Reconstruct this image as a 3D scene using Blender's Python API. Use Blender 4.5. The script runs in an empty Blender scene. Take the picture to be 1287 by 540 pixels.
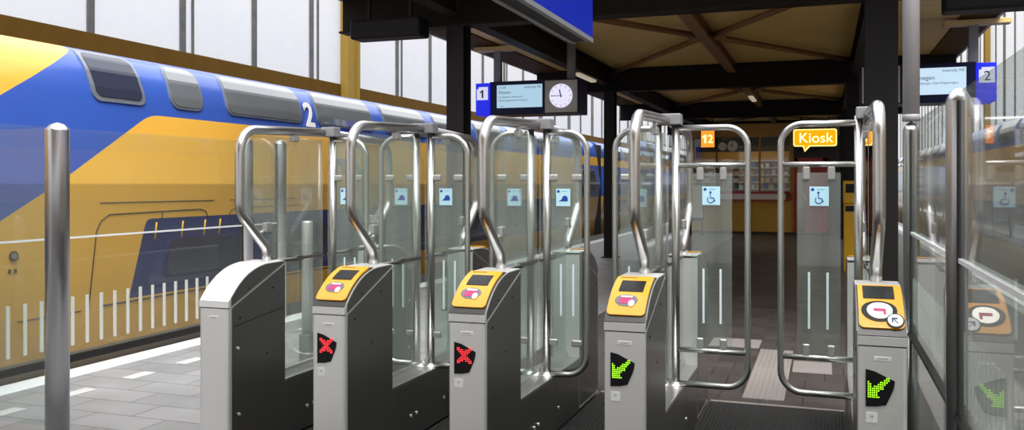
import bpy, bmesh, math, random
from mathutils import Vector, Matrix
random.seed(7)
SC = bpy.context.scene
COL = SC.collection
PI = math.pi

# ------------------------------------------------------------------ materials
def new_mat(name):
    m = bpy.data.materials.new(name); m.use_nodes = True
    nt = m.node_tree; nt.nodes.clear()
    out = nt.nodes.new('ShaderNodeOutputMaterial')
    return m, nt, out

def pset(p, **kw):
    for k, v in kw.items():
        if k in p.inputs: p.inputs[k].default_value = v

def mat(name, col, rough=.5, metal=0., var=.06, scale=8., coat=0., spec=.5, bump=0., stretch=(1, 1, 1)):
    m, nt, out = new_mat(name)
    p = nt.nodes.new('ShaderNodeBsdfPrincipled')
    tc = nt.nodes.new('ShaderNodeTexCoord'); mp = nt.nodes.new('ShaderNodeMapping')
    mp.inputs['Scale'].default_value = stretch
    nz = nt.nodes.new('ShaderNodeTexNoise'); nz.inputs['Scale'].default_value = scale
    nz.inputs['Detail'].default_value = 3
    nt.links.new(tc.outputs['Object'], mp.inputs[0]); nt.links.new(mp.outputs[0], nz.inputs['Vector'])
    rp = nt.nodes.new('ShaderNodeMapRange')
    rp.inputs[3].default_value = 1 - var; rp.inputs[4].default_value = 1 + var
    nt.links.new(nz.outputs[0], rp.inputs[0])
    vm = nt.nodes.new('ShaderNodeVectorMath'); vm.operation = 'SCALE'
    vm.inputs[0].default_value = col[:3]
    nt.links.new(rp.outputs[0], vm.inputs['Scale'])
    nt.links.new(vm.outputs[0], p.inputs['Base Color'])
    pset(p, Roughness=rough, Metallic=metal)
    pset(p, **{'Coat Weight': coat, 'Coat Roughness': .04, 'Specular IOR Level': spec})
    if bump:
        b = nt.nodes.new('ShaderNodeBump'); b.inputs['Strength'].default_value = bump; b.inputs['Distance'].default_value = .01
        nt.links.new(nz.outputs[0], b.inputs['Height']); nt.links.new(b.outputs[0], p.inputs['Normal'])
    nt.links.new(p.outputs[0], out.inputs[0])
    return m

def emit(name, col, strength=1., base=None):
    m, nt, out = new_mat(name)
    p = nt.nodes.new('ShaderNodeBsdfPrincipled')
    pset(p, **{'Base Color': (*(base or col)[:3], 1), 'Roughness': .35, 'Emission Color': (*col[:3], 1), 'Emission Strength': strength})
    nt.links.new(p.outputs[0], out.inputs[0])
    return m

def glass(name, tint=(.93, .96, .94), refl=1.5, haze=.0, hazecol=(.5, .55, .52)):
    m, nt, out = new_mat(name)
    tr = nt.nodes.new('ShaderNodeBsdfTransparent'); tr.inputs[0].default_value = (*tint, 1)
    base = tr
    if haze:
        df = nt.nodes.new('ShaderNodeBsdfDiffuse'); df.inputs[0].default_value = (*hazecol, 1)
        nz = nt.nodes.new('ShaderNodeTexNoise'); nz.inputs['Scale'].default_value = 2.2
        mr = nt.nodes.new('ShaderNodeMapRange'); mr.inputs[1].default_value = .3; mr.inputs[2].default_value = .7
        mr.inputs[3].default_value = haze * .6; mr.inputs[4].default_value = haze * 1.4
        nt.links.new(nz.outputs[0], mr.inputs[0])
        mh = nt.nodes.new('ShaderNodeMixShader')
        nt.links.new(mr.outputs[0], mh.inputs[0]); nt.links.new(tr.outputs[0], mh.inputs[1]); nt.links.new(df.outputs[0], mh.inputs[2])
        base = mh
    gl = nt.nodes.new('ShaderNodeBsdfGlossy'); gl.inputs['Roughness'].default_value = .02
    fr = nt.nodes.new('ShaderNodeFresnel'); fr.inputs['IOR'].default_value = 1.5
    ge = nt.nodes.new('ShaderNodeNewGeometry')
    inv = nt.nodes.new('ShaderNodeMath'); inv.operation = 'SUBTRACT'; inv.inputs[0].default_value = 1
    nt.links.new(ge.outputs['Backfacing'], inv.inputs[1])
    mu = nt.nodes.new('ShaderNodeMath'); mu.operation = 'MULTIPLY'; mu.use_clamp = True
    nt.links.new(fr.outputs[0], mu.inputs[0]); nt.links.new(inv.outputs[0], mu.inputs[1])
    m2 = nt.nodes.new('ShaderNodeMath'); m2.operation = 'MULTIPLY'; m2.use_clamp = True; m2.inputs[1].default_value = refl
    nt.links.new(mu.outputs[0], m2.inputs[0])
    mx = nt.nodes.new('ShaderNodeMixShader')
    nt.links.new(m2.outputs[0], mx.inputs[0]); nt.links.new(base.outputs[0], mx.inputs[1]); nt.links.new(gl.outputs[0], mx.inputs[2])
    nt.links.new(mx.outputs[0], out.inputs[0])
    return m

def pavers(name, c1, c2, mortar, bw, rh, rough=.6):
    m, nt, out = new_mat(name)
    p = nt.nodes.new('ShaderNodeBsdfPrincipled'); pset(p, Roughness=rough)
    tc = nt.nodes.new('ShaderNodeTexCoord')
    br = nt.nodes.new('ShaderNodeTexBrick')
    br.inputs['Color1'].default_value = (*c1, 1); br.inputs['Color2'].default_value = (*c2, 1); br.inputs['Mortar'].default_value = (*mortar, 1)
    br.inputs['Scale'].default_value = 1; br.inputs['Brick Width'].default_value = bw; br.inputs['Row Height'].default_value = rh
    br.inputs['Mortar Size'].default_value = .006; br.inputs['Mortar Smooth'].default_value = .3
    nt.links.new(tc.outputs['Object'], br.inputs['Vector'])
    nz = nt.nodes.new('ShaderNodeTexNoise'); nz.inputs['Scale'].default_value = 2.5; nz.inputs['Detail'].default_value = 6
    nt.links.new(tc.outputs['Object'], nz.inputs['Vector'])
    mr = nt.nodes.new('ShaderNodeMapRange'); mr.inputs[3].default_value = .75; mr.inputs[4].default_value = 1.25
    nt.links.new(nz.outputs[0], mr.inputs[0])
    vm = nt.nodes.new('ShaderNodeVectorMath'); vm.operation = 'SCALE'
    nt.links.new(br.outputs[0], vm.inputs[0]); nt.links.new(mr.outputs[0], vm.inputs['Scale'])
    nt.links.new(vm.outputs[0], p.inputs['Base Color'])
    b = nt.nodes.new('ShaderNodeBump'); b.inputs['Strength'].default_value = .4; b.inputs['Distance'].default_value = .004; b.invert = True
    nt.links.new(br.outputs['Fac'], b.inputs['Height']); nt.links.new(b.outputs[0], p.inputs['Normal'])
    mr2 = nt.nodes.new('ShaderNodeMapRange'); mr2.inputs[3].default_value = rough - .15; mr2.inputs[4].default_value = rough + .15
    nt.links.new(nz.outputs[0], mr2.inputs[0]); nt.links.new(mr2.outputs[0], p.inputs['Roughness'])
    nt.links.new(p.outputs[0], out.inputs[0])
    return m

def ribbed(name, col, axis, scale, strength, rough=.6, dist=.02, var=.25):
    """colour with straight ribs running across the given axis"""
    m, nt, out = new_mat(name)
    p = nt.nodes.new('ShaderNodeBsdfPrincipled'); pset(p, Roughness=rough)
    tc = nt.nodes.new('ShaderNodeTexCoord')
    wv = nt.nodes.new('ShaderNodeTexWave'); wv.bands_direction = axis; wv.inputs['Scale'].default_value = scale
    wv.inputs['Distortion'].default_value = 0
    nt.links.new(tc.outputs['Object'], wv.inputs['Vector'])
    nz = nt.nodes.new('ShaderNodeTexNoise'); nz.inputs['Scale'].default_value = 1.2
    nt.links.new(tc.outputs['Object'], nz.inputs['Vector'])
    mr = nt.nodes.new('ShaderNodeMapRange'); mr.inputs[3].default_value = 1 - var; mr.inputs[4].default_value = 1 + var
    nt.links.new(nz.outputs[0], mr.inputs[0])
    vm = nt.nodes.new('ShaderNodeVectorMath'); vm.operation = 'SCALE'; vm.inputs[0].default_value = col
    nt.links.new(mr.outputs[0], vm.inputs['Scale']); nt.links.new(vm.outputs[0], p.inputs['Base Color'])
    b = nt.nodes.new('ShaderNodeBump'); b.inputs['Strength'].default_value = strength; b.inputs['Distance'].default_value = dist
    nt.links.new(wv.outputs[0], b.inputs['Height']); nt.links.new(b.outputs[0], p.inputs['Normal'])
    nt.links.new(p.outputs[0], out.inputs[0])
    return m

M = {}
M['steel'] = mat('brushed_steel', (.66, .65, .64), .3, 1, .05, 40, stretch=(1, 1, 12))
M['steel_front'] = mat('satin_steel_front', (.70, .69, .675), .42, .6, .04, 30, stretch=(1, 1, 10))
M['steel_bright'] = mat('bright_steel_hood', (.86, .86, .85), .32, .6, .03, 30)
M['steel_side'] = mat('shaded_steel_side', (.17, .165, .16), .34, .8, .08, 20, stretch=(1, 1, 6))  # dark reflections of the lanes put into the side steel's colour
M['steel_cap'] = mat('cap_steel', (.26, .25, .24), .36, .85, .06, 20)
M['tube'] = mat('tube_steel', (.50, .49, .48), .3, 1, .04, 30)
M['post'] = mat('post_steel', (.46, .45, .46), .3, 1, .05, 30, stretch=(1, 1, 10))
M['black'] = mat('black_plastic', (.008, .008, .009), .5, spec=.15)
M['gap'] = mat('dark_joint', (.008, .008, .008), .7)
M['yellow'] = mat('yellow_reader', (.74, .33, .002), .45, 0, .03, 6, coat=.2)
M['screen_dark'] = mat('dark_screen', (.010, .011, .011), .4, spec=.2)
M['grey_plastic'] = mat('grey_plastic', (.19, .19, .20), .45)
M['magenta'] = mat('magenta_mark', (.42, .004, .12), .4)
M['symbol_grey'] = mat('symbol_grey', (.13, .13, .14), .45)
M['hood_reflection'] = mat('dark_hood_reflection', (.020, .016, .012), .35)  # dark canopy reflection on the hood, put into a plate's colour
M['white'] = mat('white_mark', (.82, .82, .82), .45)
M['label'] = mat('silver_label', (.72, .72, .74), .4)
M['smudge'] = mat('dark_print', (.08, .06, .02), .5)
M['glyph'] = mat('grey_print', (.3, .3, .32), .5)
M['led_red'] = emit('red_leds', (1, .04, .05), 1.6, (.3, 0, 0))
M['led_green'] = emit('green_leds', (.36, 1, .02), 1.25, (.1, .3, 0))
M['disc_lit'] = emit('lit_reader_disc', (1, .97, .85), .75)
M['glass'] = glass('gate_glass', (.88, .93, .90), 1.4, .13, (.58, .60, .55))
M['fence_glass'] = glass('fence_glass', (.93, .96, .95), 1.7, .03, (.6, .62, .6))
M['wall_glass'] = glass('dusty_brightened_wall_glass', (.94, .97, .95), .75, .12, (.68, .72, .70))  # dusty glass, haze raised to stand in for brightness seen through it
M['leaf_glass'] = glass('door_leaf_glass', (.89, .94, .93), 1.4, .075, (.58, .61, .58))
M['stripe'] = mat('etched_stripe', (.62, .72, .76), .5)
M['fence_stripe'] = mat('white_glass_stripe', (.56, .57, .53), .5)
M['faint_stripe'] = glass('faint_glass_stripe', (.95, .97, .96), .0, .35, (.62, .66, .62))
M['pipe'] = mat('grey_painted_pipe', (.36, .35, .37), .5, .2)
M['sticker'] = mat('pale_blue_sticker', (.42, .66, .78), .5)
M['sticker_dark'] = mat('blue_print', (.01, .04, .28), .5)
M['clip'] = mat('glass_clip', (.42, .41, .4), .4, .7)
M['dark_frame'] = mat('dark_painted_steel', (.010, .009, .009), .5, spec=.2)
M['beam'] = mat('brown_black_beam', (.013, .009, .007), .6, var=.2, scale=3, spec=.15)
M['wood_beam'] = mat('brown_beam', (.085, .042, .003), .7, spec=.1, var=.2, scale=4)
M['rib_brace'] = mat('orange_brown_brace', (.20, .09, .02), .5, var=.2, scale=4)
M['ochre'] = mat('ochre_column', (.24, .15, .025), .6, spec=.2, var=.1)
M['pale_channel'] = mat('pale_ochre_channel', (.62, .46, .18), .45)
M['fascia'] = mat('beige_fascia', (.42, .38, .32), .5)
M['ceiling'] = ribbed('slatted_ceiling', (.66, .46, .14), 'Y', 1.9, .5, .5, .03, .15)
M['pavers'] = pavers('grey_pavers', (.25, .25, .255), (.20, .20, .205), (.085, .085, .085), .6, .3, .45)
M['pavers_dark'] = pavers('brown_shaded_pavers', (.055, .047, .043), (.04, .034, .031), (.018, .016, .015), .3, .3, .5)  # darker brown pavers, with canopy shade also put into the colour
M['white_edge'] = mat('white_edge_stone', (.62, .63, .64), .5, var=.08, scale=3)
M['dash'] = mat('pale_floor_tile', (.46, .46, .45), .55, var=.1)
M['guide'] = ribbed('ribbed_guide_tile', (.20, .18, .165), 'X', 8, .8, .6, .006, .2)
M['band'] = mat('pale_floor_band', (.20, .18, .168), .6, var=.15)
M['mat'] = ribbed('ribbed_mat', (.012, .011, .010), 'X', 14, 1, .8, .012, .15)
M['ballast'] = mat('ballast', (.06, .055, .05), .9, var=.5, scale=30)
M['blue_box'] = emit('blue_lightbox', (.0, .012, .36), .6, (.0, .006, .08))
M['blue_panel'] = emit('blue_number_panel', (.0, .005, .55), .8, (0, .01, .4))
M['navy'] = mat('navy_display_frame', (.003, .006, .05), .4, spec=.2)
M['screen_lit'] = emit('lit_departure_screen', (.50, .76, .95), .6, (.05, .06, .07))
M['screen_lit_b'] = emit('lit_departure_screen_pale', (.62, .82, 1.0), .7, (.05, .06, .07))
M['white_lit'] = emit('white_lit_square', (.74, .76, 1.0), .6, (.2, .2, .2))
M['clock_lit'] = emit('lit_clock_face', (.80, .78, 1.0), .72, (.2, .2, .2))
M['clock_grey'] = mat('clock_panel_grey', (.42, .42, .40), .5)
M['ink'] = mat('screen_ink', (.03, .06, .12), .6)
M['ink_soft'] = mat('screen_ink_soft', (.16, .26, .36), .6)
M['kiosk_orange'] = emit('lit_orange_sign', (1, .38, .0), .9, (.3, .1, 0))
M['kiosk_text'] = emit('lit_sign_letters', (1, .92, .45), 1.3)
M['kiosk_rim'] = emit('lit_sign_rim', (1, .75, .25), 1.1)
M['orange_lit'] = emit('lit_number_sign', (1, .25, .02), 1.1)
M['kiosk_yellow'] = mat('kiosk_yellow_panel', (.58, .33, .03), .5)
M['kiosk_red'] = mat('kiosk_red', (.42, .03, .02), .4)
M['kiosk_wood'] = mat('kiosk_fascia_brown', (.42, .22, .04), .5)
M['shelf'] = mat('white_shelf', (.75, .72, .66), .5)
M['lamp'] = emit('warm_lamp', (1, .82, .55), 6)
M['tube_lamp'] = emit('fluorescent_diffuser', (1, .86, .62), .25, (.8, .76, .7))
M['box_dark'] = mat('dark_interior', (.03, .027, .025), .6)
M['grey_metal'] = mat('grey_painted_hanger', (.20, .20, .21), .5)
M['mullion'] = mat('weathered_glazing_bar', (.07, .065, .06), .6, var=.6, scale=6)
M['win_navy'] = mat('train_low_window_frame', (.02, .03, .10), .4)
M['win_frame'] = mat('train_window_frame', (.22, .24, .28), .35, .4)
M['win_pane'] = mat('train_window_pane', (.13, .14, .15), .06, 0, .2, 1.2, coat=1)
M['win_blue'] = mat('train_vent_pane', (.03, .035, .06), .15, 0, .1, 2)
M['train_dark'] = mat('train_dark_seams', (.06, .035, .006), .6)
M['train_black'] = mat('train_underframe', (.015, .013, .012), .7)
M['logo'] = mat('train_logo_blue_grey', (.18, .18, .22), .5)
M['yellow_box'] = mat('yellow_validator', (.72, .40, .0), .4)
M['bollard'] = mat('bollard_steel', (.55, .55, .54), .35, .8)
M['bollard_foot'] = mat('bollard_foot', (.12, .12, .12), .5)

def panel_mat():
    """frosted sheets of the shed wall: daylight comes through them"""
    m, nt, out = new_mat('frosted_wall_sheets')
    tr = nt.nodes.new('ShaderNodeBsdfTransparent'); tr.inputs[0].default_value = (.90, .90, .91, 1)
    tl = nt.nodes.new('ShaderNodeBsdfTranslucent'); tl.inputs[0].default_value = (.76, .76, .77, 1)
    df = nt.nodes.new('ShaderNodeBsdfDiffuse'); df.inputs[0].default_value = (.62, .62, .63, 1)
    nz = nt.nodes.new('ShaderNodeTexNoise'); nz.inputs['Scale'].default_value = .8; nz.inputs['Detail'].default_value = 4
    tc = nt.nodes.new('ShaderNodeTexCoord'); nt.links.new(tc.outputs['Object'], nz.inputs['Vector'])
    mr = nt.nodes.new('ShaderNodeMapRange'); mr.inputs[3].default_value = .25; mr.inputs[4].default_value = .45
    nt.links.new(nz.outputs[0], mr.inputs[0])
    a = nt.nodes.new('ShaderNodeMixShader'); a.inputs[0].default_value = .5
    nt.links.new(tl.outputs[0], a.inputs[1]); nt.links.new(df.outputs[0], a.inputs[2])
    b = nt.nodes.new('ShaderNodeMixShader')
    nt.links.new(mr.outputs[0], b.inputs[0]); nt.links.new(tr.outputs[0], b.inputs[1]); nt.links.new(a.outputs[0], b.inputs[2])
    nt.links.new(b.outputs[0], out.inputs[0])
    return m
M['sheets'] = panel_mat()

def train_paint(name, mirror=False):
    """yellow coachwork with the blue bands and diagonals laid out along the body (object Y along, Z up)"""
    m, nt, out = new_mat(name)
    N = nt.nodes; L = nt.links
    tc = N.new('ShaderNodeTexCoord'); sp = N.new('ShaderNodeSeparateXYZ'); L.new(tc.outputs['Object'], sp.inputs[0])
    Y, Z = sp.outputs[1], sp.outputs[2]
    def op(o, a, b=None, c=None):
        n = N.new('ShaderNodeMath'); n.operation = o
        for i, v in enumerate((a, b, c)):
            if v is None: continue
            if isinstance(v, (int, float)): n.inputs[i].default_value = v
            else: L.new(v, n.inputs[i])
        return n.outputs[0]
    def line(a, b):      # signed height above the line through a and b
        k = (b[1] - a[1]) / (b[0] - a[0])
        return op('SUBTRACT', op('SUBTRACT', Z, op('MULTIPLY', Y, k)), a[1] - k * a[0])
    aboveL1 = line((5.91, 1.258), (7.53, 2.19))
    belowL2 = op('MULTIPLY', line((5.96, 2.41), (7.06, 3.04)), -1)
    band = op('SUBTRACT', Z, 2.37)
    u = op('SMOOTH_MAX', aboveL1, band, .12)
    blue = op('GREATER_THAN', op('MINIMUM', u, belowL2), 0)
    # low deck: blue field, rounded front corner; shade and dirt put into its tone
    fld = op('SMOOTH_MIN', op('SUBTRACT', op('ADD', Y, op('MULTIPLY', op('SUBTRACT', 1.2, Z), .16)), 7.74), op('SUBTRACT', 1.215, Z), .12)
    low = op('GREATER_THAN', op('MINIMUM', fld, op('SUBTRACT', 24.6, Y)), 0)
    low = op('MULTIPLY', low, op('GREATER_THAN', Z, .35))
    # driver's end of the far car: yellow brow, blue middle, yellow skirt
    end = op('GREATER_THAN', Y, 25.2)
    e_blue = op('MAXIMUM', op('GREATER_THAN', Z, 2.48), op('MULTIPLY', op('GREATER_THAN', Z, 1.19), op('LESS_THAN', Z, 2.2)))
    mid = op('MAXIMUM', blue, low)
    fac = op('ADD', op('MULTIPLY', end, e_blue), op('MULTIPLY', op('SUBTRACT', 1, end), mid))
    nz = N.new('ShaderNodeTexNoise'); nz.inputs['Scale'].default_value = 1.5; nz.inputs['Detail'].default_value = 4
    L.new(tc.outputs['Object'], nz.inputs['Vector'])
    cm = N.new('ShaderNodeMix'); cm.data_type = 'RGBA'
    cm.inputs[6].default_value = (.80, .43, .06, 1); cm.inputs[7].default_value = (.035, .095, .42, 1)
    L.new(fac, cm.inputs[0])
    c2 = N.new('ShaderNodeMix'); c2.data_type = 'RGBA'; c2.inputs[7].default_value = (.020, .030, .13, 1)  # same blue made darker: shade and dirt put into the colour
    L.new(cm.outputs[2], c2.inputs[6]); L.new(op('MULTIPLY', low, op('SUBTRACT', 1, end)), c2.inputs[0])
    mr = N.new('ShaderNodeMapRange'); mr.inputs[3].default_value = .92; mr.inputs[4].default_value = 1.08
    L.new(nz.outputs[0], mr.inputs[0])
    vm = N.new('ShaderNodeVectorMath'); vm.operation = 'SCALE'
    L.new(c2.outputs[2], vm.inputs[0]); L.new(mr.outputs[0], vm.inputs['Scale'])
    p = N.new('ShaderNodeBsdfPrincipled'); pset(p, Roughness=.3)
    pset(p, **{'Coat Weight': .4, 'Coat Roughness': .05})
    L.new(vm.outputs[0], p.inputs['Base Color']); L.new(p.outputs[0], out.inputs[0])
    return m
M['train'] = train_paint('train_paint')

# ------------------------------------------------------------------ mesh helpers
class MB:
    def __init__(s): s.bm = bmesh.new()
    def box(s, x0, x1, y0, y1, z0, z1, bev=0., seg=2):
        r = bmesh.ops.create_cube(s.bm, size=1)
        for v in r['verts']:
            v.co = Vector(((x0 + x1) / 2 + v.co.x * (x1 - x0), (y0 + y1) / 2 + v.co.y * (y1 - y0), (z0 + z1) / 2 + v.co.z * (z1 - z0)))
        if bev:
            es = list({e for v in r['verts'] for e in v.link_edges})
            bmesh.ops.bevel(s.bm, geom=es, offset=bev, segments=seg, affect='EDGES', profile=.5)
        return s
    def prism(s, poly, axis, a, b, bev=0., bev_test=None):
        """poly of 2D points extruded along axis from a to b; axis x -> (y,z), y -> (x,z), z -> (x,y)"""
        def P(p, t):
            return {'x': (t, p[0], p[1]), 'y': (p[0], t, p[1]), 'z': (p[0], p[1], t)}[axis]
        A = [s.bm.verts.new(P(p, a)) for p in poly]; B = [s.bm.verts.new(P(p, b)) for p in poly]
        n = len(poly); fs = []
        fs.append(s.bm.faces.new(A)); fs.append(s.bm.faces.new(B[::-1]))
        for i in range(n):
            j = (i + 1) % n
            fs.append(s.bm.faces.new((A[j], A[i], B[i], B[j])))
        bmesh.ops.recalc_face_normals(s.bm, faces=fs)
        if bev:
            es = {e for v in A + B for e in v.link_edges}
            if bev_test: es = {e for e in es if bev_test(e)}
            bmesh.ops.bevel(s.bm, geom=list(es), offset=bev, segments=3, affect='EDGES', profile=.5)
        return s
    def tube(s, pts, r, fil=.0, seg=14, caps=True, fseg=8):
        pts = [Vector(p) for p in pts]
        fl = fil if isinstance(fil, (list, tuple)) else [fil] * len(pts)
        path = [pts[0]]
        for i in range(1, len(pts) - 1):
            p = pts[i]; d0 = (pts[i - 1] - p); d1 = (pts[i + 1] - p)
            ang = d0.angle(d1); R = fl[i]
            if R <= 0 or ang > PI - .02: path.append(p); continue
            t = R / math.tan(ang / 2); t = min(t, d0.length * .49, d1.length * .49)
            R2 = t * math.tan(ang / 2)
            a = p + d0.normalized() * t; b = p + d1.normalized() * t
            c = p + (d0.normalized() + d1.normalized()).normalized() * (R2 / math.sin(ang / 2))
            va, vb = a - c, b - c; th = va.angle(vb)
            for k in range(fseg + 1):
                q = k / fseg
                v = (va * math.sin((1 - q) * th) + vb * math.sin(q * th)) / math.sin(th)
                path.append(c + v)
        path.append(pts[-1])
        prev = None; rings = []
        for i, p in enumerate(path):
            if i == 0: d = path[1] - p
            elif i == len(path) - 1: d = p - path[i - 1]
            else: d = (path[i + 1] - p).normalized() + (p - path[i - 1]).normalized()
            d.normalize()
            if prev is None:
                up = Vector((0, 0, 1)) if abs(d.z) < .9 else Vector((1, 0, 0))
                n = d.cross(up).normalized()
            else:
                n = prev - d * prev.dot(d); n.normalize()
            prev = n; b = d.cross(n)
            rings.append([s.bm.verts.new(p + (n * math.cos(2 * PI * k / seg) + b * math.sin(2 * PI * k / seg)) * r) for k in range(seg)])
        fs = []
        for a, b in zip(rings, rings[1:]):
            for k in range(seg):
                f = s.bm.faces.new((a[k], a[(k + 1) % seg], b[(k + 1) % seg], b[k])); f.smooth = True; fs.append(f)
        if caps:
            fs.append(s.bm.faces.new(rings[0][::-1])); fs.append(s.bm.faces.new(rings[-1]))
        bmesh.ops.recalc_face_normals(s.bm, faces=fs)
        return s
    def lathe(s, prof, x, y, seg=24):
        """prof of (r,z) from bottom to top around a vertical axis"""
        rings = []; fs = []
        for r, z in prof:
            rings.append([s.bm.verts.new((x + r * math.cos(2 * PI * k / seg), y + r * math.sin(2 * PI * k / seg), z)) for k in range(seg)])
        for a, b in zip(rings, rings[1:]):
            for k in range(seg):
                f = s.bm.faces.new((a[k], a[(k + 1) % seg], b[(k + 1) % seg], b[k])); f.smooth = True; fs.append(f)
        fs.append(s.bm.faces.new(rings[0][::-1])); fs.append(s.bm.faces.new(rings[-1]))
        bmesh.ops.recalc_face_normals(s.bm, faces=fs)
        return s
    def disc(s, c, r, axis, th, seg=28, ry=None):
        """thin round plate centred at c, thickness th along axis"""
        ry = ry or r
        poly = [(r * math.cos(2 * PI * k / seg), ry * math.sin(2 * PI * k / seg)) for k in range(seg)]
        i = 'xyz'.index(axis)
        oth = [k for k in range(3) if k != i]
        poly = [(p[0] + c[oth[0]], p[1] + c[oth[1]]) for p in poly]
        return s.prism(poly, axis, c[i] - th / 2, c[i] + th / 2)
    def patch(s, fmap, t0, t1, hw, th, off=0., n=14, c=0., round_=None):
        """curved plate: rows t0..t1, half width hw (number, or function of s in 0..1), laid on fmap(u, t, offset)"""
        A = []; B = []
        for k in range(n + 1):
            q = k / n
            if round_: q = .5 - .5 * math.cos(PI * q)
            w = hw(q) if callable(hw) else hw
            t = t0 + (t1 - t0) * q
            A.append([s.bm.verts.new(fmap(c + sg * w * f, t, off)) for sg, f in ((-1, 1), (-1, .4), (1, .4), (1, 1))])
            B.append([s.bm.verts.new(fmap(c + sg * w * f, t, off + th)) for sg, f in ((-1, 1), (-1, .4), (1, .4), (1, 1))])
        fs = []
        for k in range(n):
            for j in range(3):
                fs.append(s.bm.faces.new((B[k][j], B[k][j + 1], B[k + 1][j + 1], B[k + 1][j])))
                fs.append(s.bm.faces.new((A[k][j + 1], A[k][j], A[k + 1][j], A[k + 1][j + 1])))
            fs.append(s.bm.faces.new((A[k][0], B[k][0], B[k + 1][0], A[k + 1][0])))
            fs.append(s.bm.faces.new((B[k][3], A[k][3], A[k + 1][3], B[k + 1][3])))
        for k in (0, n):
            for j in range(3):
                fs.append(s.bm.faces.new((A[k][j], A[k][j + 1], B[k][j + 1], B[k][j])))
        bmesh.ops.recalc_face_normals(s.bm, faces=fs)
        return s
    def build(s, name, m, parent=None, smooth=False):
        me = bpy.data.meshes.new(name)
        if smooth:
            for f in s.bm.faces: f.smooth = True
        s.bm.to_mesh(me); s.bm.free()
        me.materials.append(m)
        if smooth:
            try: me.set_sharp_from_angle(angle=math.radians(35))
            except Exception: pass
        o = bpy.data.objects.new(name, me); COL.objects.link(o)
        if parent is not None: o.parent = parent
        return o

def rounded(r, length, hw):
    """half-width profile for a patch of the given length with rounded ends of radius r"""
    def f(q):
        d = min(q, 1 - q) * length
        if d >= r: return hw
        return max(1e-4, hw - r + math.sqrt(max(0, r * r - (r - d) ** 2)))
    return f

def tag(o, label=None, cat=None, group=None, kind=None):
    if label: o['label'] = label
    if cat: o['category'] = cat
    if group: o['group'] = group
    if kind: o['kind'] = kind
    return o
def struct(o): o['kind'] = 'structure'; return o
def thing(name, loc, label, cat, group=None):
    o = bpy.data.objects.new(name, None); COL.objects.link(o); o.location = loc; o.empty_display_size = .2
    return tag(o, label, cat, group)

def text_mesh(name, body, size, m, parent, loc, rot, ext=.002, align='LEFT', sx=1., bold=0.):
    cu = bpy.data.curves.new(name + '_c', 'FONT'); cu.body = body; cu.size = size; cu.extrude = ext; cu.offset = bold
    cu.align_x = align
    t = bpy.data.objects.new(name + '_t', cu); COL.objects.link(t)
    dg = bpy.context.evaluated_depsgraph_get()
    me = bpy.data.meshes.new_from_object(t.evaluated_get(dg))
    bpy.data.objects.remove(t); bpy.data.curves.remove(cu)
    Mx = Matrix.Translation(loc) @ rot.to_4x4() @ Matrix.Diagonal((sx, 1, 1, 1))
    me.transform(Mx); me.materials.clear(); me.materials.append(m); me.name = name
    o = bpy.data.objects.new(name, me); COL.objects.link(o)
    if parent is not None: o.parent = parent
    return o
FACE_CAM = Matrix(((1, 0, 0), (0, 0, -1), (0, 1, 0)))            # text upright, facing -Y
FACE_EAST = Matrix(((0, 0, 1), (1, 0, 0), (0, 1, 0)))            # text upright, facing +X
FACE_WEST = Matrix(((0, 0, -1), (-1, 0, 0), (0, 1, 0)))          # text upright, facing -X

# ------------------------------------------------------------------ ticket gates
GY = 4.115                                   # front face of the row of gates
P0, P1, P2 = (0, .936), (.14, 1.11), (.36, 1.125)
def hood(t):
    y = (1 - t) ** 2 * P0[0] + 2 * t * (1 - t) * P1[0] + t * t * P2[0]
    z = (1 - t) ** 2 * P0[1] + 2 * t * (1 - t) * P1[1] + t * t * P2[1]
    dy = 2 * (1 - t) * (P1[0] - P0[0]) + 2 * t * (P2[0] - P1[0]); dz = 2 * (1 - t) * (P1[1] - P0[1]) + 2 * t * (P2[1] - P1[1])
    l = math.hypot(dy, dz)
    return y, z, -dz / l, dy / l
def hood_map(u, t, off):
    y, z, ny, nz = hood(t)
    return (u, y + ny * off, z + nz * off)

LEN = 2.36
def flipY(o):
    """turn a finished front-cabinet part into its twin at the far end of the gate"""
    o.data.transform(Matrix.Translation((0, LEN, 0)) @ Matrix.Rotation(PI, 4, 'Z'))
    return o

ARROW = [".........##", "........###", "#.....####.", "##...####..", "##.#####...", "########...", "######.....", "#####......", "#####......", "######....."]
CROSS = ["##.....##", "####.####", ".#######.", "..#####..", "...###...", "..#####..", ".#######.", "####.####", "##.....##"]

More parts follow.
